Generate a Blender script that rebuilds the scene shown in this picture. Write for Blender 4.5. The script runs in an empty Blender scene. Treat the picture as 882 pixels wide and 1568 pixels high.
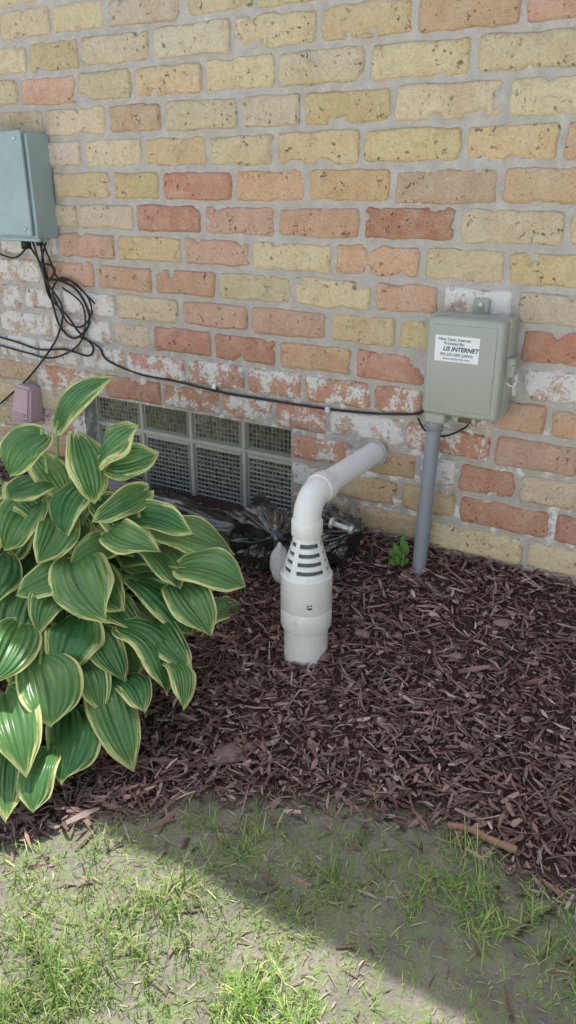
import bpy, bmesh, math, random
import numpy as np
from mathutils import Vector, Matrix, noise as mn
random.seed(7); rng=np.random.default_rng(11)
S=bpy.context.scene
Z0=1.15                      # eye height; everything is modelled relative to the eye, then lifted
A=math.radians(31.3); P=math.radians(22.6); D=1.66; FPX=1200.0
ca,sa,cp,sp=math.cos(A),math.sin(A),math.cos(P),math.sin(P)

# ---------- survey helpers (photo measurements -> metres) ----------
def ray(px,py):
    lat=px-441; yc=784-py
    F=FPX*cp+yc*sp; Z=yc*cp-FPX*sp
    return lat,F,Z
def atF(px,py,dist):
    lat,F,Z=ray(px,py); k=dist/F
    return Vector((lat*k*ca-dist*sa, lat*k*sa+dist*ca-D, Z*k))
def onwall(px,py,off=0.0):
    lat,F,Z=ray(px,py); n=lat*sa+F*ca; k=(D-off)/n
    return Vector(((lat*ca-F*sa)*k, -off, Z*k))
def wallx(px,z):
    q=(px-441)/FPX
    return (q*(D*ca*cp-z*sp)-D*sa)/(ca+q*sa*cp)

# ---------- noise ----------
def _h(i,j,s):
    v=np.sin(i*127.1+j*311.7+s*74.7)*43758.5453
    return v-np.floor(v)
def vn(x,y,s=0):
    x=np.asarray(x,float); y=np.asarray(y,float)
    i=np.floor(x); j=np.floor(y); f=x-i; g=y-j
    f=f*f*(3-2*f); g=g*g*(3-2*g)
    return (_h(i,j,s)*(1-f)+_h(i+1,j,s)*f)*(1-g)+(_h(i,j+1,s)*(1-f)+_h(i+1,j+1,s)*f)*g
def fb(x,y,s=0,o=3):
    r=0;a=.5;t=0
    for k in range(o):
        r=r+a*vn(x*2**k,y*2**k,s+k*3.3); t+=a; a*=.5
    return r/t

# ---------- mesh helpers ----------
def mk(name,v,f,mat=None,parent=None,smooth=False,col=None,uv=None):
    me=bpy.data.meshes.new(name)
    if isinstance(v,np.ndarray): v=v.tolist()
    if isinstance(f,np.ndarray): f=f.tolist()
    me.from_pydata(v,[],f)
    if smooth: me.polygons.foreach_set('use_smooth',[True]*len(me.polygons))
    if col is not None:
        a=me.color_attributes.new('Col','FLOAT_COLOR','POINT')
        a.data.foreach_set('color',np.asarray(col,dtype=np.float32).ravel())
    if uv is not None:
        l=me.uv_layers.new(name='UVMap')
        vi=np.zeros(len(me.loops),dtype=np.int32); me.loops.foreach_get('vertex_index',vi)
        l.data.foreach_set('uv',np.asarray(uv,dtype=np.float32)[vi].ravel())
    me.update()
    if mat: me.materials.append(mat)
    o=bpy.data.objects.new(name,me); S.collection.objects.link(o)
    if parent: o.parent=parent
    return o
def empty(name):
    o=bpy.data.objects.new(name,None); S.collection.objects.link(o); return o
def cat(parts):
    V=[];F=[];b=0
    for v,f in parts:
        V+= [tuple(q) for q in v]; F+=[tuple(i+b for i in q) for q in f]; b+=len(v)
    return V,F
def box(x0,x1,y0,y1,z0,z1,bev=0.0,seg=2):
    bm=bmesh.new(); bmesh.ops.create_cube(bm,size=1)
    for v in bm.verts:
        v.co=Vector((x0+(v.co.x+.5)*(x1-x0),y0+(v.co.y+.5)*(y1-y0),z0+(v.co.z+.5)*(z1-z0)))
    if bev: bmesh.ops.bevel(bm,geom=bm.edges[:],offset=bev,segments=seg,profile=.5,affect='EDGES')
    bm.verts.index_update()
    v=[tuple(q.co) for q in bm.verts]; f=[[q.index for q in fa.verts] for fa in bm.faces]; bm.free()
    return v,f
def smoothpath(pts,n=8):
    pts=[Vector(p) for p in pts]; out=[]
    for i in range(len(pts)-1):
        p0=pts[max(i-1,0)];p1=pts[i];p2=pts[i+1];p3=pts[min(i+2,len(pts)-1)]
        for k in range(n):
            t=k/n
            out.append(.5*((2*p1)+(p2-p0)*t+(2*p0-5*p1+4*p2-p3)*t*t+(3*p1-p0-3*p2+p3)*t**3))
    out.append(pts[-1]); return out
def tube(pts,r,seg=10,cap=True):
    pts=[Vector(p) for p in pts]; n=len(pts); V=[];F=[]
    up=Vector((.3,.2,1)).normalized(); 
    t0=(pts[1]-pts[0]).normalized(); u=t0.cross(up)
    if u.length<1e-3: u=t0.cross(Vector((1,0,0)))
    u.normalize()
    for i,p in enumerate(pts):
        t=(pts[min(i+1,n-1)]-pts[max(i-1,0)]).normalized()
        u=(u-t*u.dot(t)).normalized(); w=t.cross(u)
        rr=r(i/(n-1)) if callable(r) else r
        for k in range(seg):
            a=2*math.pi*k/seg; V.append(tuple(p+u*math.cos(a)*rr+w*math.sin(a)*rr))
    for i in range(n-1):
        for k in range(seg):
            F.append((i*seg+k,i*seg+(k+1)%seg,(i+1)*seg+(k+1)%seg,(i+1)*seg+k))
    if cap:
        F.append(tuple(range(seg))[::-1]); F.append(tuple((n-1)*seg+k for k in range(seg)))
    return V,F
def lathe(prof,cx,cy,seg=40,a0=0,a1=2*math.pi):
    V=[];F=[];full=abs(a1-a0-2*math.pi)<1e-6; m=seg if full else seg+1
    for r,z in prof:
        for k in range(m):
            a=a0+(a1-a0)*k/seg; V.append((cx+r*math.cos(a),cy+r*math.sin(a),z))
    for i in range(len(prof)-1):
        for k in range(seg):
            k2=(k+1)%m; F.append((i*m+k,i*m+k2,(i+1)*m+k2,(i+1)*m+k))
    return V,F

# ---------- material helpers ----------
def newmat(name,rough=.7,spec=.4,color=(.5,.5,.5)):
    m=bpy.data.materials.new(name); m.use_nodes=True; nt=m.node_tree
    b=nt.nodes['Principled BSDF']; b.inputs['Roughness'].default_value=rough
    b.inputs['Specular IOR Level'].default_value=spec
    b.inputs['Base Color'].default_value=(*color,1)
    return m,nt,b
def noise(nt,scale,detail=4,rough=.6,vec=None):
    n=nt.nodes.new('ShaderNodeTexNoise'); n.inputs['Scale'].default_value=scale
    n.inputs['Detail'].default_value=detail; n.inputs['Roughness'].default_value=rough
    if vec is None:
        tc=nt.nodes.get('TC') or nt.nodes.new('ShaderNodeTexCoord'); tc.name='TC'; vec=tc.outputs['Object']
    nt.links.new(vec,n.inputs['Vector']); return n.outputs['Fac']
def mr(nt,val,a,b,c=0,d=1):
    n=nt.nodes.new('ShaderNodeMapRange'); nt.links.new(val,n.inputs[0])
    for i,v in enumerate((a,b,c,d)): n.inputs[i+1].default_value=v
    return n.outputs[0]
def mix(nt,fac,a,b,mode='MIX'):
    n=nt.nodes.new('ShaderNodeMix'); n.data_type='RGBA'; n.blend_type=mode
    for s,v in ((n.inputs[0],fac),(n.inputs[6],a),(n.inputs[7],b)):
        if isinstance(v,bpy.types.NodeSocket): nt.links.new(v,s)
        elif isinstance(v,tuple): s.default_value=(*v,1)
        else: s.default_value=v
    return n.outputs[2]
def ma(nt,op,a,b=0.0):
    n=nt.nodes.new('ShaderNodeMath'); n.operation=op
    for s,v in ((n.inputs[0],a),(n.inputs[1],b)):
        if isinstance(v,bpy.types.NodeSocket): nt.links.new(v,s)
        else: s.default_value=v
    return n.outputs[0]
def bump(nt,b,h,strength=.4,dist=.002):
    n=nt.nodes.new('ShaderNodeBump'); n.inputs['Strength'].default_value=strength; n.inputs['Distance'].default_value=dist
    nt.links.new(h,n.inputs['Height']); nt.links.new(n.outputs[0],b.inputs['Normal'])
def vcol(nt):
    n=nt.nodes.new('ShaderNodeVertexColor'); n.layer_name='Col'; return n
def setc(nt,b,c): nt.links.new(c,b.inputs['Base Color'])

# brick
M_brick,nt,b=newmat('brick',.88,.2)
vc=vcol(nt); c=vc.outputs['Color']
n1=noise(nt,22,5,.65); n2=noise(nt,120,5,.75); n3=noise(nt,85,4,.7); n4=noise(nt,9,3,.5); n5=noise(nt,420,2,.6); n6=noise(nt,13,2,.5); n7=noise(nt,33,3,.6)
c=mix(nt,mr(nt,n1,.40,.66,0,.55),c,mix(nt,.55,c,(.90,.80,.62)))
c=mix(nt,mr(nt,n4,.54,.70,0,.35),c,(.56,.31,.15))
c=mix(nt,mr(nt,n7,.56,.70,0,.40),c,(.44,.29,.17))
c=mix(nt,mr(nt,n2,.30,.60,.40,0),c,(.38,.25,.16))
c=mix(nt,mr(nt,n5,.40,.7,.0,.25),c,(.94,.86,.74))
pit=ma(nt,'MULTIPLY',mr(nt,n3,.32,.39,1,0),mr(nt,n6,.42,.56,0,1))
c=mix(nt,ma(nt,'MULTIPLY',pit,.7),c,(.14,.095,.06))
pm=ma(nt,'ADD',n1,ma(nt,'MULTIPLY',n2,.5))
pm=ma(nt,'ADD',pm,vc.outputs['Alpha'])
pm=mr(nt,pm,1.12,1.18,0,1)
c=mix(nt,ma(nt,'MULTIPLY',pm,.92),c,(.90,.88,.88))
setc(nt,b,c)
hh=ma(nt,'ADD',ma(nt,'MULTIPLY',n2,.9),ma(nt,'SUBTRACT',ma(nt,'MULTIPLY',n5,.35),ma(nt,'MULTIPLY',pit,.9)))
bump(nt,b,hh,1.0,.005)
# mortar
M_mortar,nt,b=newmat('mortar',.92,.15)
n1=noise(nt,30,5,.6); n2=noise(nt,300,3,.7); n4=noise(nt,5,3,.5)
c=mix(nt,mr(nt,n1,.3,.7),(.48,.45,.43),(.66,.63,.60))
c=mix(nt,mr(nt,n2,.35,.65,.3,0),c,(.30,.26,.24))
geo=nt.nodes['TC']; sx=nt.nodes.new('ShaderNodeSeparateXYZ'); nt.links.new(geo.outputs['Object'],sx.inputs[0])
low=mr(nt,sx.outputs['Z'],-.15,-.55,0,.2)
pmask=mr(nt,ma(nt,'ADD',ma(nt,'ADD',n1,low),ma(nt,'MULTIPLY',n4,.3)),.89,.96)
c=mix(nt,ma(nt,'MULTIPLY',pmask,.8),c,(.88,.87,.86))
setc(nt,b,c); bump(nt,b,ma(nt,'ADD',n2,n1),.6,.003)
# soil / ground
M_ground,nt,b=newmat('soil_and_turf',.95,.15)
vc=vcol(nt); sc=nt.nodes.new('ShaderNodeSeparateColor'); nt.links.new(vc.outputs['Color'],sc.inputs[0])
n1=noise(nt,12,5,.6); n2=noise(nt,120,4,.7); n3=noise(nt,45,4,.6)
c=mix(nt,mr(nt,n1,.3,.7),(.24,.22,.19),(.42,.38,.33))
c=mix(nt,mr(nt,n2,.3,.7,.5,0),c,(.12,.10,.08))
c=mix(nt,mr(nt,n3,.42,.62,0,.6),c,(.25,.35,.12))
c=mix(nt,sc.outputs[1],c,mix(nt,n3,(.08,.15,.03),(.18,.28,.08)))
c=mix(nt,sc.outputs[0],c,mix(nt,n2,(.04,.023,.02),(.13,.078,.068)))
setc(nt,b,c); bump(nt,b,ma(nt,'ADD',n3,ma(nt,'MULTIPLY',n2,.7)),.8,.012)
# vertex coloured bits
def attrmat(name,rough,spec,var=.3,sc_=200,trans=0):
    m,nt,b=newmat(name,rough,spec); vc=vcol(nt); n=noise(nt,sc_,3,.6)
    c=mix(nt,mr(nt,n,.3,.7,var,0),vc.outputs['Color'],(.01,.008,.006)); setc(nt,b,c)
    bump(nt,b,n,.4,.001)
    if trans:
        t=nt.nodes.new('ShaderNodeBsdfTranslucent'); nt.links.new(c,t.inputs[0]); mx=nt.nodes.new('ShaderNodeMixShader')
        mx.inputs[0].default_value=trans; out=nt.nodes['Material Output']
        nt.links.new(b.outputs[0],mx.inputs[1]); nt.links.new(t.outputs[0],mx.inputs[2]); nt.links.new(mx.outputs[0],out.inputs[0])
    return m
M_chip=attrmat('mulch_wood',.48,.6,.25,260)
M_grass=attrmat('grass_blade',.5,.35,.1,100,.3)
def simple(name,col,rough,spec=.5,var=.15,scale=25,bs=.1,bscale=200,dirt=None,metal=0):
    m,nt,b=newmat(name,rough,spec); n=noise(nt,scale,5,.65)
    c=mix(nt,mr(nt,n,.3,.7,var,0),col,tuple(x*.45 for x in col))
    if dirt: c=mix(nt,mr(nt,noise(nt,scale*2.3,5,.7),.56,.72,0,.6),c,dirt)
    setc(nt,b,c); bump(nt,b,noise(nt,bscale,3),bs,.001); b.inputs['Metallic'].default_value=metal
    return m
M_pvc=simple('white_pvc',(.93,.935,.94),.28,.55,.03,18,.06,90,(.70,.68,.64))
M_slot=simple('dark_slot',(.13,.17,.16),.8)
M_box=simple('grey_green_plastic',(.42,.45,.40),.45,.45,.12,14,.15,500)
M_cond=simple('grey_pvc_conduit',(.30,.33,.39),.45,.4,.15,20,.1,150)
M_metal=simple('painted_metal_box',(.40,.53,.57),.4,.5,.3,9,.15,80,(.28,.33,.33),.2)
M_cable=simple('black_cable',(.018,.018,.02),.45)
M_label=simple('label_paper',(.90,.91,.93),.5,.4,.03)
M_ink=simple('label_ink',(.03,.12,.16),.6)
M_bag=simple('black_plastic_film',(.014,.014,.017),.25,1.0,.1,20,.15,40)
M_bag.node_tree.nodes['Principled BSDF'].inputs['Coat Weight'].default_value=.8
M_bag.node_tree.nodes['Principled BSDF'].inputs['Coat Roughness'].default_value=.12
M_pink=simple('mauve_plastic',(.62,.44,.50),.55,.4,.2,20,.15,200)
M_blockframe=simple('glass_block_mortar',(.66,.65,.61),.85,.2,.3,30,.3,200)
M_steel=simple('steel',(.8,.8,.8),.35,.5,.1,20,.1,200,None,.4)
M_stick=simple('bark_stick',(.46,.27,.19),.8,.2,.5,60,.6,200)
M_roof=simple('roof_shingle',(.08,.075,.07),.9,.2,.4,30,.6,100)
M_concrete=simple('pale_concrete',(.80,.80,.79),.9,.2,.08,3,.4,60)
M_siding=simple('white_siding',(.88,.88,.89),.6,.3,.03,3,.1,60)
M_pane=simple('window_pane',(.05,.06,.07),.1,.6)
M_glass,nt,b=newmat('glass_block',.12,.8)
setc(nt,b,vcol(nt).outputs['Color'])

# ---------- brick house ----------
house=empty('brick_house')
CH=.0772
EAVE=1.6
def rowz(i): return .309-CH*i
WX0,WX1=-1.735,-1.0; WTOP=rowz(11)-CH/2
rows={
-1:([-2,79,161,277,390,520,660,820,960],'cccccyyc'),
0:([-40,43,123,232,357,490,637,805,960],'cycccyop'),
1:([-50,30,119,205,313,424,565,728,900],'cpcycccc'),
2:([-20,70,166,251,367,464,602,776,940],'ccoccycc'),
3:([-20,68,128,221,319,423,555,711,860,990],'cccycyyyo'),
4:([0,82,172,248,359,470,602,766,930],'cyyrpobb'),
5:([-20,65,121,207,311,424,555,701,868,1000],'cccrppRcc'),
6:([0,90,179,281,385,511,647,777,920],'wpypcpcy'),
7:([-10,66,147,235,334,448,572,675,790,930],'wpppccpwc'),
8:([0,37,95,180,277,383,503,610,690,795,920],'wwwcppyywr'),
9:([0,80,172,234,327,426,542,655,797,930],'wwcrrprww'),
10:([0,60,125,193,287,378,465,570,650,752,840,960],'wwwvvvvvvpp'),
11:([60,160,250,338,420,503,620,755,890],'vrvvvwvp'),
12:([437,545,640,700,792,940],'vowrc'),
13:([440,495,612,702,845,960],'wobrr'),
14:([440,540,655,805,940],'bbcc'),
15:([440,590,720,860,1000],'bccc')}
pal={'c':(.78,.66,.45),'y':(.76,.59,.31),'p':(.74,.42,.29),'r':(.62,.25,.17),'R':(.48,.17,.11),
     'o':(.66,.43,.24),'b':(.66,.47,.29),'w':(.72,.53,.44),'v':(.68,.32,.24)}
paint={'w':.46,'v':.38,'p':.11,'r':.07,'c':.0,'b':.12}
BV=[];BF=[];BC=[];nb=0
def brick(x0,x1,z0,z1,code,hi):
    global nb
    L=x1-x0; H=z1-z0
    if hi:
        m=.0035
        xs=np.concatenate([[0,.0015,m,.007],np.linspace(.012,L-.012,22),[L-.007,L-m,L-.0015,L]])
        zs=np.concatenate([[0,.0015,m,.007],np.linspace(.012,H-.012,8),[H-.007,H-m,H-.0015,H]])
    else:
        xs=np.array([0,.004,L/2,L-.004,L]); zs=np.array([0,.004,H-.004,H])
    X,Z=np.meshgrid(xs,zs)
    sd=random.random()*100
    wx=X+x0; wz=Z+z0
    if hi:
        wx=wx+(fb(wx*40+sd,wz*40,1)-.5)*.009; wz=wz+(fb(wx*26+sd,Z*26+x0*20,2)-.5)*.010
    e=np.minimum(np.minimum(X,L-X),np.minimum(Z,H-Z))
    ex=np.minimum(X,L-X);ez=np.minimum(Z,H-Z); rc_=.011
    cd=rc_-np.hypot(np.maximum(rc_-ex,0),np.maximum(rc_-ez,0)); e=np.where((ex<rc_)&(ez<rc_),np.minimum(e,cd),e)
    h=.0075+random.uniform(-.002,.003)
    if hi:
        thr=random.choice([.66,.70,.74,.78])
        ch=np.maximum(0,fb(wx*24+sd,wz*24,5)-thr)*.13
        e2=np.maximum(e-ch*1.0-.0012*vn(wx*160,wz*160,6),-.002)
        y=-(h*(1-np.exp(-e2/.0035)))-.0035*(fb(wx*40,wz*40+sd,7,3)-.5)-.0028*(vn(wx*170,wz*170,9)-.5)
        y=np.where(e<=0,.006,y)
        y=y+ (X/L-.5)*random.uniform(-.004,.004)+(Z/H-.5)*random.uniform(-.004,.004)
    else:
        y=np.where(e<=0,.006,-h)
    V=np.stack([wx,y,wz],-1).reshape(-1,3)
    ny,nx=X.shape
    i,j=np.meshgrid(np.arange(nx-1),np.arange(ny-1)); a=(j*nx+i).ravel()+nb
    BF.append(np.stack([a,a+1,a+nx+1,a+nx],-1)); BV.append(V)
    base=np.array(pal[code])*random.uniform(.84,1.08)*np.array([random.uniform(.97,1.03),random.uniform(.96,1.04),random.uniform(.86,1.14)])
    BC.append(np.tile(np.append(base,paint.get(code,0)+random.uniform(-.04,.04)),(len(V),1))); nb+=len(V)
J=.0060
def inwin(x0,x1,i): return i>=12 and x1>WX0+.01 and x0<WX1-.01
for i in range(-16,18):
    zc=rowz(i); z0=zc-CH/2+J; z1=zc+CH/2-J
    def rc(x):
        if i<4: return random.choice('cccccyyo')
        if i<9: return random.choice('ccpprywR' if x>-1.7 else 'cpwpwc')
        return random.choice('vwprcb')
    segs=[]
    if i in rows:
        js,cs=rows[i]; xs=[wallx(q,zc) for q in js]
        for k,cc in enumerate(cs): segs.append((xs[k],xs[k+1],cc))
        lo,hi_=xs[0],xs[-1]
    else:
        lo=hi_=-1.0+(i%2)*.105+random.uniform(-.02,.02)
    if i>=12 and i in rows:
        lo=WX0
    x=lo
    while x>-6: 
        l=random.uniform(.195,.22); segs.append((x-l,x,rc(x))); x-=l
    x=hi_
    while x<4:
        l=random.uniform(.195,.22); segs.append((x,x+l,rc(x))); x+=l
    for (x0,x1,cc) in segs:
        if inwin(x0,x1,i):
            if x0<WX0-.05: x1=min(x1,WX0)
            elif x1>WX1+.05: x0=max(x0,WX1)
            else: continue
        if x1-x0<.04: continue
        hi=(-2.7<x0<.7) and (-5<i<17)
        dz=random.uniform(-.002,.002); dt=random.uniform(-.002,.002)
        brick(x0+J,x1-J,z0+dz,z1+dt,cc,hi)
mk('bricks',np.concatenate(BV),np.concatenate(BF),M_brick,house,True,np.concatenate(BC))
# mortar sheet with window opening
gx=np.unique(np.round(np.concatenate([np.arange(-6,-2.7,.15),np.arange(-2.7,.7,.007),np.arange(.7,4.01,.15),[WX0,WX1]]),4))
gz=np.unique(np.round(np.concatenate([np.arange(-1.3,-.95,.1),np.arange(-.95,.75,.007),np.arange(.75,EAVE,.15),[WTOP,EAVE]]),4))
X,Z=np.meshgrid(gx,gz)
Y=-.0035*(fb(X*20,Z*20,3)-.45)-.003*(vn(X*110,Z*110,4)-.5)
V=np.stack([X,Y,Z],-1).reshape(-1,3); ny,nx=X.shape
i,j=np.meshgrid(np.arange(nx-1),np.arange(ny-1)); a=(j*nx+i)
cx=(X[:-1,:-1]+X[1:,1:])/2; cz=(Z[:-1,:-1]+Z[1:,1:])/2
keep=~((cx>WX0)&(cx<WX1)&(cz<WTOP)&(cz>-.98))
a=a[keep].ravel()
mk('mortar_joints',V,np.stack([a,a+1,a+nx+1,a+nx],-1),M_mortar,house,True)
parts=[box(-6,WX0,.004,.3,-1.3,EAVE),box(WX1,4,.004,.3,-1.3,EAVE),box(WX0,WX1,.004,.3,WTOP+.004,EAVE),box(WX0,WX1,.004,.3,-1.3,-.985),
       box(-6,4,.3,6,-1.3,EAVE)]
mk('wall_core',*cat(parts),M_mortar,house)
mk('fascia',*box(-6.1,4.1,-.03,6.1,EAVE+.002,EAVE+.12),M_siding,house)
rz=EAVE+.122
rv=[(-6.12,-.032,rz),(4.12,-.032,rz),(4.12,3,rz+1.2),(-6.12,3,rz+1.2),(4.12,6.12,rz),(-6.12,6.12,rz)]
mk('roof',rv,[(0,1,2,3),(3,2,4,5),(0,3,5),(1,4,2),(0,5,4,1)],M_roof,house)
# glass block window
GV=[];GF=[];GC=[]
pw=(WX1-WX0)/4; yb=.055
def gadd(v,f,c):
    s=len(GV); GV.extend(v); GF.extend([tuple(i+s for i in q) for q in f]); GC.extend(c)
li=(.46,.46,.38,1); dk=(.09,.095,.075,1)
for r in range(3):
    zt=-.4905-r*.1905
    for q in range(4):
        x0=WX0+q*pw+.006; x1=WX0+(q+1)*pw-.006; z1=zt-.006; z0=zt-.1905+.006
        b_=.010
        rv=[(x0,yb,z0),(x1,yb,z0),(x1,yb,z1),(x0,yb,z1),(x0+b_,yb-.004,z0+b_),(x1-b_,yb-.004,z0+b_),(x1-b_,yb-.004,z1-b_),(x0+b_,yb-.004,z1-b_)]
        gadd(rv,[(0,1,5,4),(1,2,6,5),(2,3,7,6),(3,0,4,7)],[(.36,.37,.32,1)]*8)
        N=12; ix0,ix1,iz0,iz1=x0+b_,x1-b_,z0+b_,z1-b_
        bt=random.uniform(.7,1.15)
        for m in range(N):
            for n_ in range(N):
                xa=ix0+(ix1-ix0)*m/N; xb=ix0+(ix1-ix0)*(m+1)/N; za=iz0+(iz1-iz0)*n_/N; zb=iz0+(iz1-iz0)*(n_+1)/N
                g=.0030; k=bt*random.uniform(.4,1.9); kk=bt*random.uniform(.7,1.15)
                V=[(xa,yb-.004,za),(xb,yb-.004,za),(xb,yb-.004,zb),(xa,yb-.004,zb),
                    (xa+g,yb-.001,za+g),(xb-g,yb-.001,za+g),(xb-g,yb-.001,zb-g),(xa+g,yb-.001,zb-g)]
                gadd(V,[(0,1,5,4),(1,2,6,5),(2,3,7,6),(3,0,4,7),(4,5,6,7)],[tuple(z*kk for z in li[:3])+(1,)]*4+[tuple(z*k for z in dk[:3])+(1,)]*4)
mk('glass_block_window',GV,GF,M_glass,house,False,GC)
mk('glass_block_joints',*box(WX0-.01,WX1+.01,yb+.006,yb+.08,-1.09,-.46),M_blockframe,house)
fr=[]
for q in range(5): 
    x=WX0+q*pw; fr.append(box(x-.006,x+.006,yb-.006,yb+.004,-1.06,-.47,.002,1))
for r in range(3):
    z=-.4905-r*.1905; fr.append(box(WX0,WX1,yb-.0052,yb+.004,z-.006,z+.006,.002,1))
mk('glass_block_bars',*cat(fr),M_blockframe,house)

# ---------- unseen white house, added behind the camera to bounce sunlight ----------
nh=empty('added_white_house')
yw=-6.8
mk('walls',*box(-11,7,yw-6,yw,-1.4,3.4),M_siding,nh)
mk('siding_boards',*cat([box(-11.01,7.01,yw,yw+.018,-1.15+k*.18,-1.15+k*.18+.165,.006,1) for k in range(25)]),M_siding,nh)
mk('roof',[(-11.4,yw+.35,3.42),(7.4,yw+.35,3.42),(7.4,yw-3,5.2),(-11.4,yw-3,5.2),(7.4,yw-6.4,3.42),(-11.4,yw-6.4,3.42)],[(1,0,3,2),(2,3,5,4),(0,5,3),(1,2,4),(0,1,4,5)],M_roof,nh)
fr=[];gl=[]
for xc in (-8.2,-4.4,1.2,4.8):
    fr.append(box(xc-.55,xc+.55,yw+.02,yw+.06,.2,1.7)); gl+= [box(xc-.47,xc+.47,yw+.062,yw+.066,.28,.92),box(xc-.47,xc+.47,yw+.062,yw+.066,.98,1.62)]
fr.append(box(-1.9,-.8,yw+.02,yw+.06,-1.1,1.1)); gl.append(box(-1.6,-1.1,yw+.062,yw+.066,.2,.9))
mk('window_frames',*cat(fr),M_siding,nh); mk('window_panes',*cat(gl),M_pane,nh)

# ---------- ground ----------
def sst(x,a,b):
    t=np.clip((x-a)/(b-a),0,1); return t*t*(3-2*t)
def uedge(x): return np.interp(x,[-2.5,-1.4,-1.02,-.86,-.61,-.34,-.09,.5,2],[1.1,1.05,.97,.80,.62,.55,.58,.62,.6])
def gh(x,u,det=True):
    x=np.asarray(x,float);u=np.asarray(u,float)
    z=np.interp(u,[-1,0,.06,.15,.32,.6,1.0,2,60],[-.81,-.812,-.845,-.90,-.995,-1.075,-1.125,-1.17,-1.3])
    z=z-.055*sst(-x,.9,1.08)*np.exp(-np.abs(u)/.15)
    if det:
        z=z+.035*(fb(x*3.2,u*3.2,21)-.5)*np.clip(u*4,0.2,1)+.012*(fb(x*14,u*14,22)-.5)+.004*(vn(x*60,u*60,23)-.5)
    return z
gx=np.unique(np.round(np.concatenate([-2.8-np.geomspace(.1,60,26),np.arange(-2.8,1.2,.0125),1.2+np.geomspace(.1,60,26)]),4))
gu=np.unique(np.round(np.concatenate([[-60,-20,-6,-1],np.arange(-.1,1.8,.0125),1.8+np.geomspace(.1,60,30)]),4))
X,U=np.meshgrid(gx,gu)
Z=gh(X,U); Z=np.where(U<-.5,-1.25,Z)
V=np.stack([X,-U,Z],-1).reshape(-1,3); ny,nx=X.shape
i,j=np.meshgrid(np.arange(nx-1),np.arange(ny-1)); a=(j*nx+i).ravel()
ue=uedge(X)+.10*(fb(X*7,U*7,31)-.5)
mul=1-sst(U,ue-.03,ue+.05)
far=sst(np.hypot(X+.8,U-.3),1.6,3.2)*(1-mul)
col=np.stack([mul,far,0*mul,0*mul+1],-1).reshape(-1,4)
mk('ground',V,np.stack([a,a+nx,a+nx+1,a+1],-1),M_ground,None,True,col)
dw=empty('added_driveway')  # unseen pale slabs, added so sunlit concrete reflects onto the brick wall
mk('slabs',*cat([box(-9+k*1.8,-9+k*1.8+1.785,-6.3,-1.55,-1.35,-1.112,.01,1) for k in range(9)]),M_concrete,dw)

# ---------- shards (mulch etc) ----------
def shards(name,x,u,L,W,T,colr,mat,zoff,pit=.25,parent=None):
    n=len(x); z=gh(x,u)+zoff
    yaw=rng.uniform(0,2*np.pi,n); pt=rng.normal(0,pit,n); rl=rng.normal(0,.5,n)
    d=np.stack([np.cos(yaw)*np.cos(pt),np.sin(yaw)*np.cos(pt),np.sin(pt)],-1)
    up=np.tile([0,0,1.],(n,1)); s=np.cross(up,d); s/=np.linalg.norm(s,axis=1)[:,None]; t=np.cross(d,s)
    s2=s*np.cos(rl)[:,None]+t*np.sin(rl)[:,None]; t2=-s*np.sin(rl)[:,None]+t*np.cos(rl)[:,None]
    c=np.stack([x,-u,z],-1)
    bend=rng.normal(0,.06,n)
    V=np.zeros((n,12,3))
    for k,f in enumerate((-.5,0.05,.5)):
        w=W*(1.0 if k==1 else rng.uniform(.15,.85,n)); th=T*(1.0 if k==1 else .6)
        off=(bend*L if k==1 else 0*L)
        cen=c+d*(f*L)[:,None]+s2*off[:,None]+t2*(off*.5)[:,None]
        for m,(p,q) in enumerate(((-1,-1),(1,-1),(1,1),(-1,1))):
            V[:,k*4+m]=cen+s2*(p*w/2)[:,None]+t2*(q*th/2)[:,None]
    f=[]
    for k in (0,4):
        for m in range(4): f.append((k+m,k+(m+1)%4,k+4+(m+1)%4,k+4+m))
    f+= [(3,2,1,0),(8,9,10,11)]
    f=np.array(f); F=(f[None]+(np.arange(n)*12)[:,None,None]).reshape(-1,4)
    C=np.repeat(np.concatenate([colr,np.ones((n,1))],1),12,axis=0)
    return mk(name,V.reshape(-1,3),F,mat,parent,False,C)
def palpick(n,cols,jit=.25):
    cols=np.array(cols); c=cols[rng.integers(0,len(cols),n)]*rng.uniform(1-jit,1+jit,(n,1)); return c
mcols=[(.27,.15,.13),(.34,.20,.175),(.42,.27,.245),(.19,.105,.095),(.56,.42,.38),(.29,.16,.14),(.38,.23,.20),(.15,.09,.08)]
n=56000; x=rng.uniform(-2.3,.75,n); u=rng.uniform(0.0,1.15,n)
ue=uedge(x)+.12*(fb(x*7,u*7,31)-.5)
k=rng.uniform(0,1,n)<(1-sst(u,ue-.06,ue+.09)); 
x=x[k];u=u[k];n=len(x)
L=np.clip(rng.lognormal(math.log(.020),.6,n),.005,.070); W=np.clip(rng.lognormal(math.log(.0038),.55,n),.0012,.013)
mb=shards('mulch_bed',x,u,L,W,np.clip(W*.4,.0008,.003),palpick(n,mcols,.4),M_chip,rng.uniform(0,.018,n),.33)
n=7000; x=np.concatenate([rng.uniform(-6,-2.3,n),rng.uniform(.75,4,n)]);u=rng.uniform(0,.9,2*n);n=len(x)
shards('outer_mulch',x,u,rng.uniform(.02,.07,n),rng.uniform(.004,.012,n),np.full(n,.003),palpick(n,mcols,.35),M_chip,rng.uniform(0,.014,n),.28,mb)
n=2600; x=rng.uniform(-2.2,.9,n);u=rng.uniform(.4,1.3,n); ue=uedge(x)+.05; k=(rng.uniform(0,1,n)<np.exp(-np.maximum(u-ue,0)/.12))&(u>ue-.1); x,u=x[k],u[k]; n=len(x)
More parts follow.
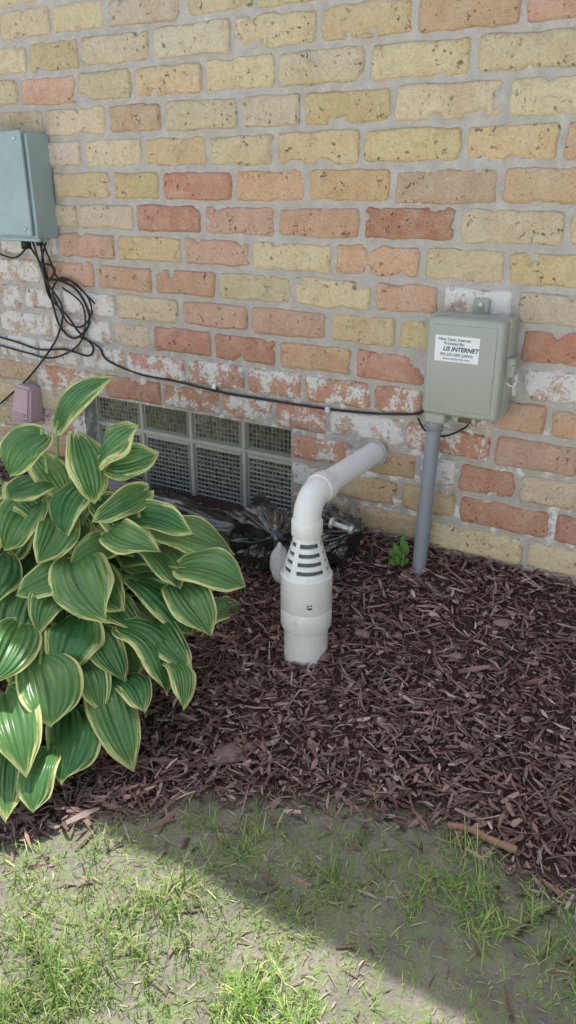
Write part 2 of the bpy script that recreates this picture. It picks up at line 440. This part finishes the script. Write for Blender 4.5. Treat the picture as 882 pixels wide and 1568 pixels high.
shards('stray_chips',x,u,rng.uniform(.01,.045,n),rng.uniform(.003,.009,n),np.full(n,.002),palpick(n,mcols,.35)*.7,M_chip,rng.uniform(0.001,.006,n),.15,mb)
def gp(px_,py__):
    F0=1.0
    for _ in range(12):
        q=atF(px_,py__,F0); h=float(gh(q.x,-q.y)); F0*=h/q.z
    return atF(px_,py__,F0)
def lump(c,r,seed):
    bm=bmesh.new(); bmesh.ops.create_icosphere(bm,subdivisions=3,radius=1)
    for v in bm.verts:
        q=v.co.copy(); k=1+.5*mn.noise(q*1.6+Vector((seed,0,0)))+.15*mn.noise(q*5+Vector((seed,3,0)))
        v.co=Vector((q.x*r[0]*k,q.y*r[1]*k,q.z*r[2]*k))
    bm.transform(Matrix.Rotation(seed,4,'Z')); bm.transform(Matrix.Translation(c)); bm.verts.index_update()
    o=([tuple(v.co) for v in bm.verts],[[q.index for q in f.verts] for f in bm.faces]); bm.free(); return o
lp=[]
for k,(a_,b_,s_) in enumerate([(352,1160,.022),(405,1165,.010),(330,1172,.012),(555,975,.011),(640,1085,.010),(700,1010,.009),(498,1010,.012),(380,1150,.010),(480,1130,.007),(770,960,.010)]):
    g0=gp(a_,b_); lp.append(lump(g0+Vector((0,0,.010)),(s_*1.6,s_,s_*.55),k*1.7+1))
mk('bark_lumps',*cat(lp),simple('bark',(.34,.24,.21),.8,.3,.6,70,.8,120),mb,True)
n=6500; x=rng.uniform(-2.2,.9,n);u=rng.uniform(.4,1.7,n); 
th=palpick(n,[(.50,.42,.26),(.40,.32,.2),(.28,.2,.15),(.14,.09,.08),(.55,.5,.33)],.3)
ue=uedge(x);k=(u>ue-.02); x,u,th=x[k],u[k],th[k]; n=len(x)
# ---------- grass ----------
def grass(name,n,xr,ur,Lm,Wm,parent=None,dens=True):
    x=rng.uniform(*xr,n);u=rng.uniform(*ur,n)
    if dens:
        ue=uedge(x)
        d=(.12*sst(u,ue-.02,ue+.05)+.88*sst(u,ue+.02,ue+.26))*(.10+.90*sst(fb(x*6,u*6,41),.30,.54))
        cl=sst(fb(x*26,u*26,43,2),.32,.66)
        k=rng.uniform(0,1,n)<d*(.22+.9*cl); x=x[k];u=u[k]
    n=len(x)
    big=.6+.95*sst(fb(x*11,u*11,44,2),.40,.7)
    L=Lm*np.clip(rng.lognormal(0,.45,n),.3,2.3)*big; W=Wm*rng.uniform(.6,1.4,n)*(.8+.3*big)
    yaw=rng.uniform(0,2*np.pi,n); lean=np.abs(rng.normal(.6,.42,n)); curv=rng.uniform(.1,1.1,n)
    h=np.stack([np.cos(yaw),np.sin(yaw),0*yaw],-1); s=np.stack([-np.sin(yaw),np.cos(yaw),0*yaw],-1)
    p=np.stack([x,-u,gh(x,u)-.003],-1); V=np.zeros((n,7,3)); cur=p.copy(); seg=L/3
    ws=[.8,1,.7,0]
    for k in range(4):
        if k<3:
            V[:,2*k]=cur-s*(W*ws[k]/2)[:,None]; V[:,2*k+1]=cur+s*(W*ws[k]/2)[:,None]
        else: V[:,6]=cur
        an=lean+curv*k*.55
        cur=cur+h*(seg*np.sin(an))[:,None]; cur[:,2]+=seg*np.cos(an)
    b_=(np.arange(n)*7)[:,None]
    Q=np.concatenate([b_+np.array([[0,1,3,2]]),b_+np.array([[2,3,5,4]])]).tolist(); Tt=(b_+np.array([[4,5,6]])).tolist()
    C=palpick(n,[(.27,.46,.11),(.37,.56,.15),(.20,.38,.11),(.52,.62,.22),(.64,.62,.32),(.31,.50,.12)],.25)
    C=C*(.75+.5*vn(x*5,u*5,47))[:,None]
    C=np.repeat(np.concatenate([C,np.ones((n,1))],1),7,axis=0)
    return mk(name,V.reshape(-1,3),Q+Tt,M_grass,parent,False,C)
g=grass('lawn_grass',230000,(-2.4,1.0),(.45,1.54),.023,.0016)
shards('lawn_litter',x,u,rng.uniform(.006,.03,n),rng.uniform(.0008,.003,n),np.full(n,.001),th,M_chip,rng.uniform(0,.005,n),.15,g)

# ---------- white pvc drain ----------
pvc=empty('pvc_drain_pipe')
px,pu=-.764,.325; py_=-pu
path=[(px+.003,.02,-.596),(px+.003,-.10,-.599),(px,-.2,-.602),(px,-.262,-.604)]
pts=[Vector(p) for p in path]
mk('horizontal_pipe',*tube(smoothpath(pts,4),.0265,28),M_pvc,pvc,True)
R=.052; arc=[]
for k in range(0,13):
    a=math.pi/2*k/12; arc.append((px,-.273-R*math.sin(a),-.604-R*(1-math.cos(a))))
arc=[(px,-.250,-.6035),(px,-.262,-.604)]+arc[0:]+[(px,py_,-.664)]
mk('elbow',*tube(arc,.0305,30),M_pvc,pvc,True)
mk('elbow_socket',*lathe([(.0,-.655),(.0325,-.655),(.034,-.658),(.034,-.690),(.031,-.694),(.029,-.694)],px,py_,36),M_pvc,pvc,True)
mk('elbow_collar',*tube([(px,-.243,-.6035),(px,-.246,-.6035),(px,-.275,-.604),(px,-.278,-.604)],lambda t:.0335 if .1<t<.9 else .031,30),M_pvc,pvc,True)
mk('wall_collar',*tube([(px+.003,.0,-.596),(px+.003,-.012,-.596)],.036,28),M_mortar,pvc,True)
zt,zb=-.690,-.782; rt,rb=.028,.054
def rc_(z): return rt+(rb-rt)*((zt-z)/(zt-zb))
mk('cone_inner',*lathe([(rt-.005,zt),(rb-.006,zb)],px,py_,36),M_slot,pvc,True)
parts=[]
hh=(zt-zb)
edges=[(0,.14),(.25,.36),(.46,.56),(.66,.76),(.86,1.0)]
for a_,b_ in edges:
    za=zt-hh*a_; z2=zt-hh*b_
    parts.append(lathe([(rc_(za)-.004,za),(rc_(za),za),(rc_(z2),z2),(rc_(z2)-.004,z2)],px,py_,40))
for k in range(4):
    a=math.radians(-58.7-45+8+90*k)
    w=.16
    parts.append(lathe([(rc_(zt)-.0005,zt),(rc_(zb)-.0005,zb)],px,py_,4,a-w,a+w))
mk('slotted_cone',*cat(parts),M_pvc,pvc,True)
mk('coupling',*lathe([(.04,-.780),(.054,-.780),(.0575,-.784),(.0575,-.862),(.056,-.865),(.0575,-.868),(.0575,-.908),(.055,-.913),(.049,-.913)],px,py_,44),M_pvc,pvc,True)
mk('riser_pipe',*lathe([(.0500,-.90),(.0500,-1.08)],px,py_,44),M_pvc,pvc,True)
for k,(dx,dz,w_) in enumerate([(.030,0,.004),(.036,0.001,.003),(.030,-.006,.009)]):
    mk('pipe_marking',*box(px+dx,px+dx+w_,py_-math.sqrt(.0575**2-dx**2)-.0008,py_-math.sqrt(.0575**2-(dx+w_)**2)+.0,-.838+dz,-.8355+dz),M_ink,pvc)
for o in pvc.children:
    md=o.modifiers.new('es','EDGE_SPLIT'); md.split_angle=math.radians(38)

# ---------- telecom box ----------
tb=empty('telecom_utility_box')
X0,X1,ZB,ZT=-.614,-.449,-.456,-.249
mk('back_housing',*box(X0+.003,X1+.004,-.045,-.004,ZB+.004,ZT+.002,.006,3),M_box,tb,True)
mk('cover',*box(X0,X1,-.092,-.047,ZB,ZT,.010,4),M_box,tb,True)
mk('cover_lip',*box(X0-.003,X1+.003,-.056,-.044,ZB-.003,ZT+.003,.004,2),M_box,tb,True)
mk('cover_panel',*box(X0+.014,X1-.014,-.0945,-.088,ZB+.014,ZT-.014,.002,2),M_box,tb,True)
xm=(X0+X1)/2
mk('mounting_tab',*cat([box(xm-.012,xm+.022,-.02,-.003,ZT-.002,ZT+.032,.004,2),box(xm+.0,xm+.012,-.024,-.018,ZT+.010,ZT+.022,.002,1)]),M_box,tb,True)
mk('tab_screw',*tube([(xm+.006,-.02,ZT+.02),(xm+.006,-.028,ZT+.02)],.005,12),M_steel,tb,True)
mk('latch',*cat([box(X1-.002,X1+.018,-.062,-.034,-.365,-.325,.004,2),box(X1+.012,X1+.02,-.068,-.03,-.353,-.338,.003,2)]),M_box,tb,True)
la=[(X1+.012+.011*math.cos(a),-.05,-.372+.012*math.sin(a)) for a in [k*math.pi/8 for k in range(17)]]
mk('latch_ring',*tube(la,.0022,8),M_steel,tb,True)
mk('hinges',*cat([box(X0-.007,X0+.002,-.062,-.04,z,z+.03,.003,2) for z in (-.30,-.42)]),M_box,tb,True)
mk('cable_entries',*cat([box(X0+.003,X0+.05,-.082,-.03,ZB-.024,ZB+.002,.006,3),box(X0+.068,X0+.118,-.075,-.03,ZB-.016,ZB+.002,.004,2)]),M_box,tb,True)
mk('entry_openings',*cat([box(X0+.078,X0+.108,-.0765,-.05,ZB-.014,ZB-.003)]),simple('rusty_brown',(.16,.10,.06),.8),tb)
lx0,lx1,lz0,lz1=-.592,-.497,-.338,-.285
mk('label',*box(lx0,lx1,-.0952,-.0948+.0005,lz0,lz1),M_label,tb)
def text(s,x,z,size,bold=0,sh=0):
    cu=bpy.data.curves.new('label_text','FONT'); cu.body=s; cu.size=size; cu.align_x='CENTER'; cu.extrude=.00012; cu.offset=bold; cu.shear=sh
    cu.materials.append(M_ink); o=bpy.data.objects.new('label_text',cu); S.collection.objects.link(o); o.parent=tb
    o.location=(x,-.0955,z); o.rotation_euler=(math.pi/2,0,0)
lc=(lx0+lx1)/2
text('Fiber Optic Internet',lc-.006,lz1-.010,.0085,.0001); text('Provided By:',lc-.006,lz1-.0185,.0085,.0001)
text('US INTERNET',lc+.008,lz1-.031,.0125,.0004,.25); text('952-253-3287 (USIW)',lc,lz1-.041,.0078,.0001); text('www.usinternet.com',lc,lz1-.049,.007,.0)
cd=[(-.594,-.058,-.445),(-.597,-.058,-.56),(-.603,-.06,-.74),(-.607,-.062,-.93)]
mk('conduit',*tube(smoothpath(cd,4),.0165,22),M_cond,tb,True)
mk('conduit_collar',*tube([(-.594,-.058,-.472),(-.5945,-.058,-.50)],.0195,22),M_cond,tb,True)

# ---------- left metal box ----------
eb=empty('electrical_meter_box')
mk('box_body',*box(-2.07,-1.758,-.082,-.004,-.135,.128,.004,2),M_metal,eb)
mk('box_lid',*box(-2.075,-1.768,-.094,-.084,-.128,.134,.004,2),M_metal,eb)
mk('lid_flange',*box(-2.08,-1.752,-.0835,-.070,-.142,-.132,.002,1),M_metal,eb)
mk('bottom_knockouts',*cat([tube([(-1.85,-.045,-.135),(-1.85,-.045,-.165)],.014,14),tube([(-1.80,-.04,-.135),(-1.80,-.04,-.155)],.010,14)]),M_cable,eb,True)
mk('lid_screws',*cat([tube([(x,-.094,z),(x,-.098,z)],.005,10) for x in (-1.79,-2.05) for z in (-.11,.115)]),M_steel,eb,True)

# ---------- cables ----------
cb=empty('cable_bundle')
def cable(ptsp,r,name='cable',off=.014):
    pts=[onwall(p[0],p[1],(p[2] if len(p)>2 else off)) for p in ptsp]
    mk(name,*tube(smoothpath(pts,7),r,8),M_cable,cb,True)
cable([(42,372,.04),(60,400,.03),(70,425),(92,430),(118,445),(136,480),(132,505),(112,518),(92,500),(82,470),(74,440),(68,410),(62,372,.03)],.0032)
cable([(62,365,.04),(75,395,.03),(88,425,.02),(112,432,.02),(134,455,.02),(140,480),(125,500,.02),(105,495,.02),(90,470,.02),(80,445),(95,425,.025),(120,440,.025),(145,465,.02)],.0028)
cable([(50,370,.04),(66,420,.025),(76,455,.02),(100,480,.02),(122,510,.02),(142,530,.015),(135,545),(100,535),(60,535),(20,522),(-40,505)],.003)
cable([(70,372,.04),(64,400,.03),(72,430,.03),(84,412,.03),(66,405,.035),(72,432,.03),(95,470,.02),(90,510,.02),(70,545,.02),(40,582,.02),(0,618,.02),(-40,650,.02)],.003)
cable([(95,440,.02),(125,465,.02),(130,500,.02),(118,530,.02),(80,548,.015),(40,540,.015),(-30,520,.015)],.0026)
cable([(40,380,.03),(20,395,.02),(-20,380,.02)],.003)
cable([(120,515,.015),(150,530,.012),(165,552,.01),(215,573,.009),(270,584,.009),(335,600,.009),(420,614,.009),(500,626,.009),(570,633,.009),(632,634,.012),(650,628,.02)],.0030,'cable_run')
cable([(335,600,.009),(325,585,.009)],.0028,'cable_spur')
cable([(640,640,.03),(652,660,.02),(680,668,.015),(712,655,.03),(716,648,.04)],.0022)
mk('cable_clips',*cat([box(p.x-.006,p.x+.006,-.016,-.003,p.z-.007,p.z+.007,.002,1) for p in [onwall(145,470),onwall(332,590),onwall(505,626)]]),M_steel,cb)

# ---------- mauve vent ----------
vh=empty('vent_hood')
p=onwall(42,615,.03)
bm=bmesh.new()
pr=[(-.045,.0,-.06),(.045,.0,-.06),(.040,.0,.05),(-.030,.0,.055)]
fr=[bm.verts.new((p.x+a,-.075 if c<0 else -.05,p.z+c)) for a,b2,c in pr]; bk=[bm.verts.new((p.x+a,-.002,p.z+c)) for a,b2,c in pr]
bm.faces.new(fr); bm.faces.new(bk[::-1])
for k in range(4): bm.faces.new((fr[k],bk[k],bk[(k+1)%4],fr[(k+1)%4]))
bmesh.ops.recalc_face_normals(bm,faces=bm.faces[:]); bmesh.ops.bevel(bm,geom=bm.edges[:],offset=.008,segments=3,affect='EDGES')
me=bpy.data.meshes.new('hood'); bm.to_mesh(me); bm.free(); me.materials.append(M_pink); o=bpy.data.objects.new('hood',me); S.collection.objects.link(o); o.parent=vh
mk('hood_slats',*cat([box(p.x-.03,p.x+.03,-.078,-.07,p.z-.05+k*.016,p.z-.044+k*.016,.002,1) for k in range(2)]),M_pink,vh)

# ---------- black bag & wrapped pipe ----------
def crumple(name,c,sc_,seed,parent,amp=.22,sub=5,mat=M_bag,axis=(.2,-.3,1),pleats=3.2):
    """plastic film gathered toward a knot: pleats radiate from the axis"""
    bm=bmesh.new(); bmesh.ops.create_icosphere(bm,subdivisions=sub,radius=1)
    ax=Vector(axis).normalized(); e1=ax.orthogonal().normalized(); e2=ax.cross(e1)
    s=Vector((seed,seed*2,seed*.5))
    for v in bm.verts:
        q=v.co.copy(); 
        cz=q.dot(ax); ex,ey=q.dot(e1),q.dot(e2); rad=math.hypot(ex,ey)+1e-6; ux,uy=ex/rad,ey/rad
        wob=mn.noise(q*1.5+s)*.6
        pl=mn.noise(Vector((ux*pleats+wob,uy*pleats-wob,cz*.9))+s)
        pl2=mn.noise(Vector((ux*pleats*2.6+wob*2,uy*pleats*2.6,cz*1.6))+s*2)
        r=1+amp*1.1*mn.noise(q*1.1+s)
        r+=min(1,rad*2)*(amp*.9*(.28-abs(pl)*1.6)+amp*.40*(.25-abs(pl2)*1.4))
        r+=.30*max(0,cz)**24
        v.co=Vector((q.x*sc_[0]*r+c[0],q.y*sc_[1]*r+c[1],q.z*sc_[2]*r+c[2]))
    me=bpy.data.meshes.new(name); bm.to_mesh(me); bm.free(); me.materials.append(mat)
    me.polygons.foreach_set('use_smooth',[True]*len(me.polygons))
    o=bpy.data.objects.new(name,me); S.collection.objects.link(o); o.parent=parent; return o
bg=empty('black_plastic_bag')
crumple('bag_main',(-.985,-.13,-.834),(.104,.084,.096),3,bg,.38,6,axis=(.5,-.75,.45),pleats=2.2)
crumple('bag_side',(-.90,-.12,-.85),(.085,.06,.066),9,bg,.34,axis=(-.4,-.6,.6),pleats=2.2)
crumple('bag_end',(-.83,-.095,-.800),(.078,.060,.076),14,bg,.34,6,axis=(.9,-.4,.5),pleats=2.0)
crumple('bag_grey_roll',(-.905,-.21,-.850),(.024,.024,.052),5,bg,.12,4,simple('grey_white_film',(.82,.82,.83),.5))
a=onwall(506,800,.165); c=onwall(540,812,.16)
mk('bag_clamp',*cat([tube([a,a.lerp(c,.12)],.013,16),tube([a.lerp(c,.12),a.lerp(c,.9)],.0065,12),tube([a.lerp(c,.88),c],.010,16)]),M_steel,bg,True)
bp=empty('black_drain_hose')
hp=smoothpath([(-2.0,-.03,-.84),(-1.7,-.05,-.845),(-1.455,-.065,-.840),(-1.2,-.085,-.868),(-1.05,-.11,-.875)],30)
V,F=tube(hp,.046,36)
def hz(v):
    v=Vector(v); w=mn.noise(v*6)*.5
    return (.3-abs(mn.noise(Vector((v.x*9+w,v.y*34,v.z*34))))*1.5)*.014+mn.noise(v*9)*.010
V2=[]
for idx,v in enumerate(V):
    cpt=hp[idx//36]; dr=(Vector(v)-cpt).normalized(); V2.append(tuple(Vector(v)+dr*hz(v)))
mk('hose_film',V2,F,M_bag,bp,True)

# ---------- stick ----------
a=gp(685,1270);c=gp(790,1310)
st=empty('fallen_stick')
mk('stick_body',*tube(smoothpath([a+Vector((0,0,.010)),a.lerp(c,.3)+Vector((0,.003,.016)),a.lerp(c,.65)+Vector((0,-.002,.015)),c+Vector((0,0,.012))],6),lambda t:.0055+.002*t+.0006*math.sin(t*30),10),M_stick,st,True)
mk('stick_twig',*tube([a.lerp(c,.3)+Vector((0,0,.014)),a.lerp(c,.42)+Vector((.01,.02,.024))],.002,6),M_stick,st,True)

# ---------- leaves ----------
def leafmat(name,g1,g2,edge,var=True):
    m,nt,b=newmat(name,.27,.6)
    vc=vcol(nt); s=nt.nodes.new('ShaderNodeSeparateColor'); nt.links.new(vc.outputs['Color'],s.inputs[0])
    uvn=nt.nodes.new('ShaderNodeUVMap'); mp=nt.nodes.new('ShaderNodeMapping'); nt.links.new(uvn.outputs[0],mp.inputs[0]); mp.inputs['Scale'].default_value=(2.6,17,1)
    ofs=nt.nodes.new('ShaderNodeCombineXYZ'); nt.links.new(ma(nt,'MULTIPLY',s.outputs[1],37.0),ofs.inputs[2]); nt.links.new(ofs.outputs[0],mp.inputs['Location'])
    st_=noise(nt,1.0,4,.6,mp.outputs[0]); n2=noise(nt,30,3)
    c=mix(nt,mr(nt,n2,.3,.7),g1,g2)
    c=mix(nt,ma(nt,'MULTIPLY',s.outputs[1],.7),c,(.20,.36,.11))
    sep=nt.nodes.new('ShaderNodeSeparateXYZ'); nt.links.new(uvn.outputs[0],sep.inputs[0])
    w=ma(nt,'SINE',ma(nt,'MULTIPLY',sep.outputs['Y'],2*math.pi*8))
    vein=mr(nt,w,.7,1.0,0,.22)
    c=mix(nt,vein,c,(.03,.10,.03))
    mid=ma(nt,'ABSOLUTE',ma(nt,'SUBTRACT',sep.outputs['Y'],.5))
    c=mix(nt,mr(nt,mid,.0,.016,.6,0),c,(.24,.40,.14))
    if var:
        ed=ma(nt,'ADD',s.outputs[0],ma(nt,'MULTIPLY',ma(nt,'SUBTRACT',st_,.5),1.2))
        c=mix(nt,mr(nt,ed,.22,.38,.75,0),c,(.30,.45,.13))
        c=mix(nt,mr(nt,ed,.12,.19,1,0),c,edge)
    setc(nt,b,c); bump(nt,b,ma(nt,'ADD',ma(nt,'MULTIPLY',w,-.6),ma(nt,'MULTIPLY',n2,.3)),.55,.004)
    t=nt.nodes.new('ShaderNodeBsdfTranslucent'); nt.links.new(c,t.inputs[0]); mx=nt.nodes.new('ShaderNodeMixShader'); mx.inputs[0].default_value=.2
    out=nt.nodes['Material Output']; nt.links.new(b.outputs[0],mx.inputs[1]); nt.links.new(t.outputs[0],mx.inputs[2]); nt.links.new(mx.outputs[0],out.inputs[0])
    return m
M_hosta=leafmat('hosta_leaf',(.055,.20,.07),(.11,.31,.09),(.84,.86,.38))
M_weed=leafmat('weed_leaf',(.16,.38,.08),(.22,.45,.11),(.5,.5,.2),False)
M_stem=simple('pale_green_stem',(.36,.50,.18),.45)
class LeafSet:
    def __init__(s): s.V=[];s.F=[];s.C=[];s.UV=[];s.n=0;s.st=[]
    def add(s,B,T,w,Nn,arch=.12,fold=.22,droop=.12,margin=1.0):
        d=T-B; L=d.length; dn=d.normalized(); Nn=(Nn-dn*Nn.dot(dn)).normalized(); Wd=dn.cross(Nn)
        ni,nj=20,8; r=random.random(); ph=random.uniform(0,6); wv=random.uniform(.03,.11); tw=random.uniform(-.8,.8)
        side=random.uniform(-.12,.12); cup=random.uniform(.2,.6); ex=random.uniform(.50,.66); tipb=random.uniform(-.05,.25)
        nrm=max(((k/50+.008)**.40*(1-k/50)**ex) for k in range(50)); asym=random.uniform(.82,1.0)
        mg=random.uniform(.65,1.4)
        for i in range(ni+1):
            q=i/ni; f=((q+.008)**.40*(1-q)**ex)/nrm if q<1 else 0
            f*=1-.45*sst(q,.80,1.0)
            hw=w/2*f
            cen=B+d*q+Nn*L*(arch*4*q*(1-q)-droop*q**3-tipb*max(0,q-.75)**2*4)+Wd*(L*side*math.sin(math.pi*q))
            ang=tw*(q-.3); ca_,sa_=math.cos(ang),math.sin(ang)
            Wq=Wd*ca_+Nn*sa_; Nq=Nn*ca_-Wd*sa_
            for j in range(-nj,nj+1):
                t=j/nj; at=abs(t); hw_=hw*(asym if t>0 else 1)
                p=cen+Wq*(t*hw_)+Nq*(hw*fold*at**.8 - hw*cup*at**2.4+ w*wv*math.sin(q*10+ph+(2 if t>0 else 0))*at**2)
                p-=dn*(L*.10*at**1.5*(1-q)**5)
                s.V.append(tuple(p)); s.C.append(((1-at)*hw/.035*margin*mg,r,q,1)); s.UV.append((q,t*.5+.5))
        m=2*nj+1
        for i in range(ni):
            for j in range(m-1):
                a=s.n+i*m+j; s.F.append((a,a+1,a+m+1,a+m))
        s.n+=(ni+1)*m
    def stem(s,pts,r): s.st.append(tube(smoothpath(pts,5),r,7,False))
hosta=empty('hosta_plant')
LS=LeafSet(); crown=Vector((-1.33,-.52,float(gh(-1.33,.52))))
tab=[(88,655,160,572,48),(150,705,206,648,56),(165,714,238,690,56),(118,668,152,768,60),(128,742,98,822,64),(66,664,8,728,60),(80,732,0,754,52),
(224,750,140,796,50),(186,830,106,858,48),(198,792,292,814,50),(168,812,242,840,52),(218,842,276,894,60),(276,870,373,888,66),(235,808,358,847,64),
(205,888,298,960,82),(268,896,324,964,66),(112,858,162,946,92),(110,868,26,902,56),(38,893,16,1016,84),(122,945,90,1022,86),(168,915,216,966,56),
(188,960,258,1052,74),(234,952,290,1022,56),(256,1012,281,1072,40),(62,1010,76,1106,88),(112,1010,150,1084,58),(156,1032,204,1170,70),(110,1088,88,1192,88),
(10,1062,32,1180,76),(74,1148,50,1242,58),(15,1150,6,1250,50),(148,966,190,1042,56),(188,1042,220,1088,48),(56,766,4,838,64),(58,702,104,762,56),
(-20,800,-60,900,84),(-40,950,-80,1060,84),(-30,700,-100,760,76),(-60,1080,-90,1180,84),(0,850,-42,930,84),(92,788,58,852,64),(150,878,188,934,60),(30,958,-12,1042,74),(150,766,204,832,62),(20,740,70,800,60),(95,905,60,960,60)]
cam=Vector((0,-D,0))
def Fd(px_,py__): return float(np.interp(py__,[560,800,960,1080,1250],[1.62,1.56,1.42,1.30,1.13]))
for (bx,by,tx,ty,w) in tab:
    jit=random.uniform(-.04,.04)
    B=atF(bx,by,Fd(bx,by)+.03+jit); T=atF(tx,ty,Fd(tx,ty)+jit-.02+random.uniform(-.03,.03))
    g_=float(gh(T.x,-T.y))
    if T.z<g_+.02: T.z=g_+.02
    lat,F_,Z_=ray(bx,by); k_=Fd(bx,by)/F_
    c0=(B+T)/2
    out=(c0-crown); out.z=0; out.normalize()
    N_=(cam-c0).normalized()*.6+Vector((0,0,1))*.7+out*.15+Vector((random.uniform(-.4,.4),random.uniform(-.35,.35),random.uniform(-.1,.3)))
    LS.add(B,T,w*k_*1.10,N_,arch=random.uniform(.04,.14),droop=random.uniform(.03,.18),fold=random.uniform(.25,.65))
    mid=crown.lerp(B,.5)+Vector((0,0,.10)); c1=crown+Vector((random.uniform(-.04,.04),random.uniform(-.04,.04),0))
    LS.stem([c1,mid,B,B.lerp(T,.06)],lambda t:.0055-.003*t)
# leaves filling the rest of the clump
for k in range(95):
    az=random.uniform(0,2*math.pi); el=random.uniform(.05,1.35); R_=random.uniform(.26,.40)
    h=Vector((math.cos(az),math.sin(az),0))
    B=crown+h*(R_*math.cos(el)*.75)+Vector((0,0,.06+.40*math.sin(el)*random.uniform(.7,1)))
    tow=(cam-crown); tow.z=0; tow.normalize()
    f=h.dot(tow)
    if f>.1: B-=tow*(.12*f); B.z-=.06
    L_=random.uniform(.13,.20); T=B+h*(L_*.8)+Vector((0,0,-L_*random.uniform(.1,.7)))
    if T.y>-.06: continue
    g_=float(gh(T.x,-T.y)); T.z=max(T.z,g_+.02)
    LS.add(B,T,L_*random.uniform(.5,.66),Vector((0,0,1))+h*.6,arch=.08,droop=.1,fold=.35)
    LS.stem([crown+h*.03,crown.lerp(B,.5)+Vector((0,0,.06)),B],lambda t:.0055-.003*t)
mk('leaves',LS.V,LS.F,M_hosta,hosta,True,LS.C,LS.UV)
mk('stems',*cat(LS.st),M_stem,hosta,True)
# weed by the conduit
weed=empty('weed_plant'); LW=LeafSet(); c0=Vector((-.645,-.065,float(gh(-.645,.065))))
for (dx,dy,dz,w) in [(-.028,-.01,.040,.022),(-.016,-.012,.058,.018),(.008,-.012,.065,.016),(.016,-.016,.028,.016),(-.024,-.016,.018,.020),(.0,-.008,.080,.014),(-.006,-.024,.032,.020)]:
    T=c0+Vector((dx,dy,dz)); B=c0+Vector((dx*.3,dy*.3,dz*.55)); LW.add(B,T+(T-B)*.25,w,Vector((.2,-.8,.7)),fold=.2); LW.stem([c0,B],.0012)
mk('leaves',LW.V,LW.F,M_weed,weed,True,LW.C,LW.UV); mk('stems',*cat(LW.st),M_stem,weed,True)

# ---------- lift everything to ground datum ----------
for o in list(S.objects):
    if o.parent is None: o.location.z+=Z0

# ---------- light ----------
Sv=Vector((-.30,.30,1)).normalized()
el=math.asin(Sv.z); az=math.atan2(Sv.x,Sv.y)
w=bpy.data.worlds.new('World'); S.world=w; w.use_nodes=True; nt=w.node_tree
sky=nt.nodes.new('ShaderNodeTexSky'); sky.sky_type='NISHITA'; sky.sun_disc=False; sky.sun_elevation=el; sky.sun_rotation=az
sky.dust_density=5; sky.air_density=2.3; sky.ozone_density=4.0
bgk=nt.nodes['Background']; nt.links.new(sky.outputs[0],bgk.inputs[0]); bgk.inputs[1].default_value=.15
l=bpy.data.lights.new('sun','SUN'); l.energy=5; l.angle=math.radians(.5); l.color=(1,.965,.91)
lo=bpy.data.objects.new('sun',l); S.collection.objects.link(lo); lo.rotation_euler=Sv.to_track_quat('Z','Y').to_euler(); lo.location=(-3,2,8)
# ---------- camera ----------
cm=bpy.data.cameras.new('camera'); co=bpy.data.objects.new('camera',cm); S.collection.objects.link(co)
cm.sensor_fit='VERTICAL'; cm.sensor_height=36; cm.lens=36*FPX/1568; cm.clip_start=.02; cm.clip_end=500
co.location=(0,-D,Z0); co.rotation_euler=(math.pi/2-P,0,A); S.camera=co
S.view_settings.view_transform='Standard'; S.view_settings.look='None'; S.view_settings.exposure=0
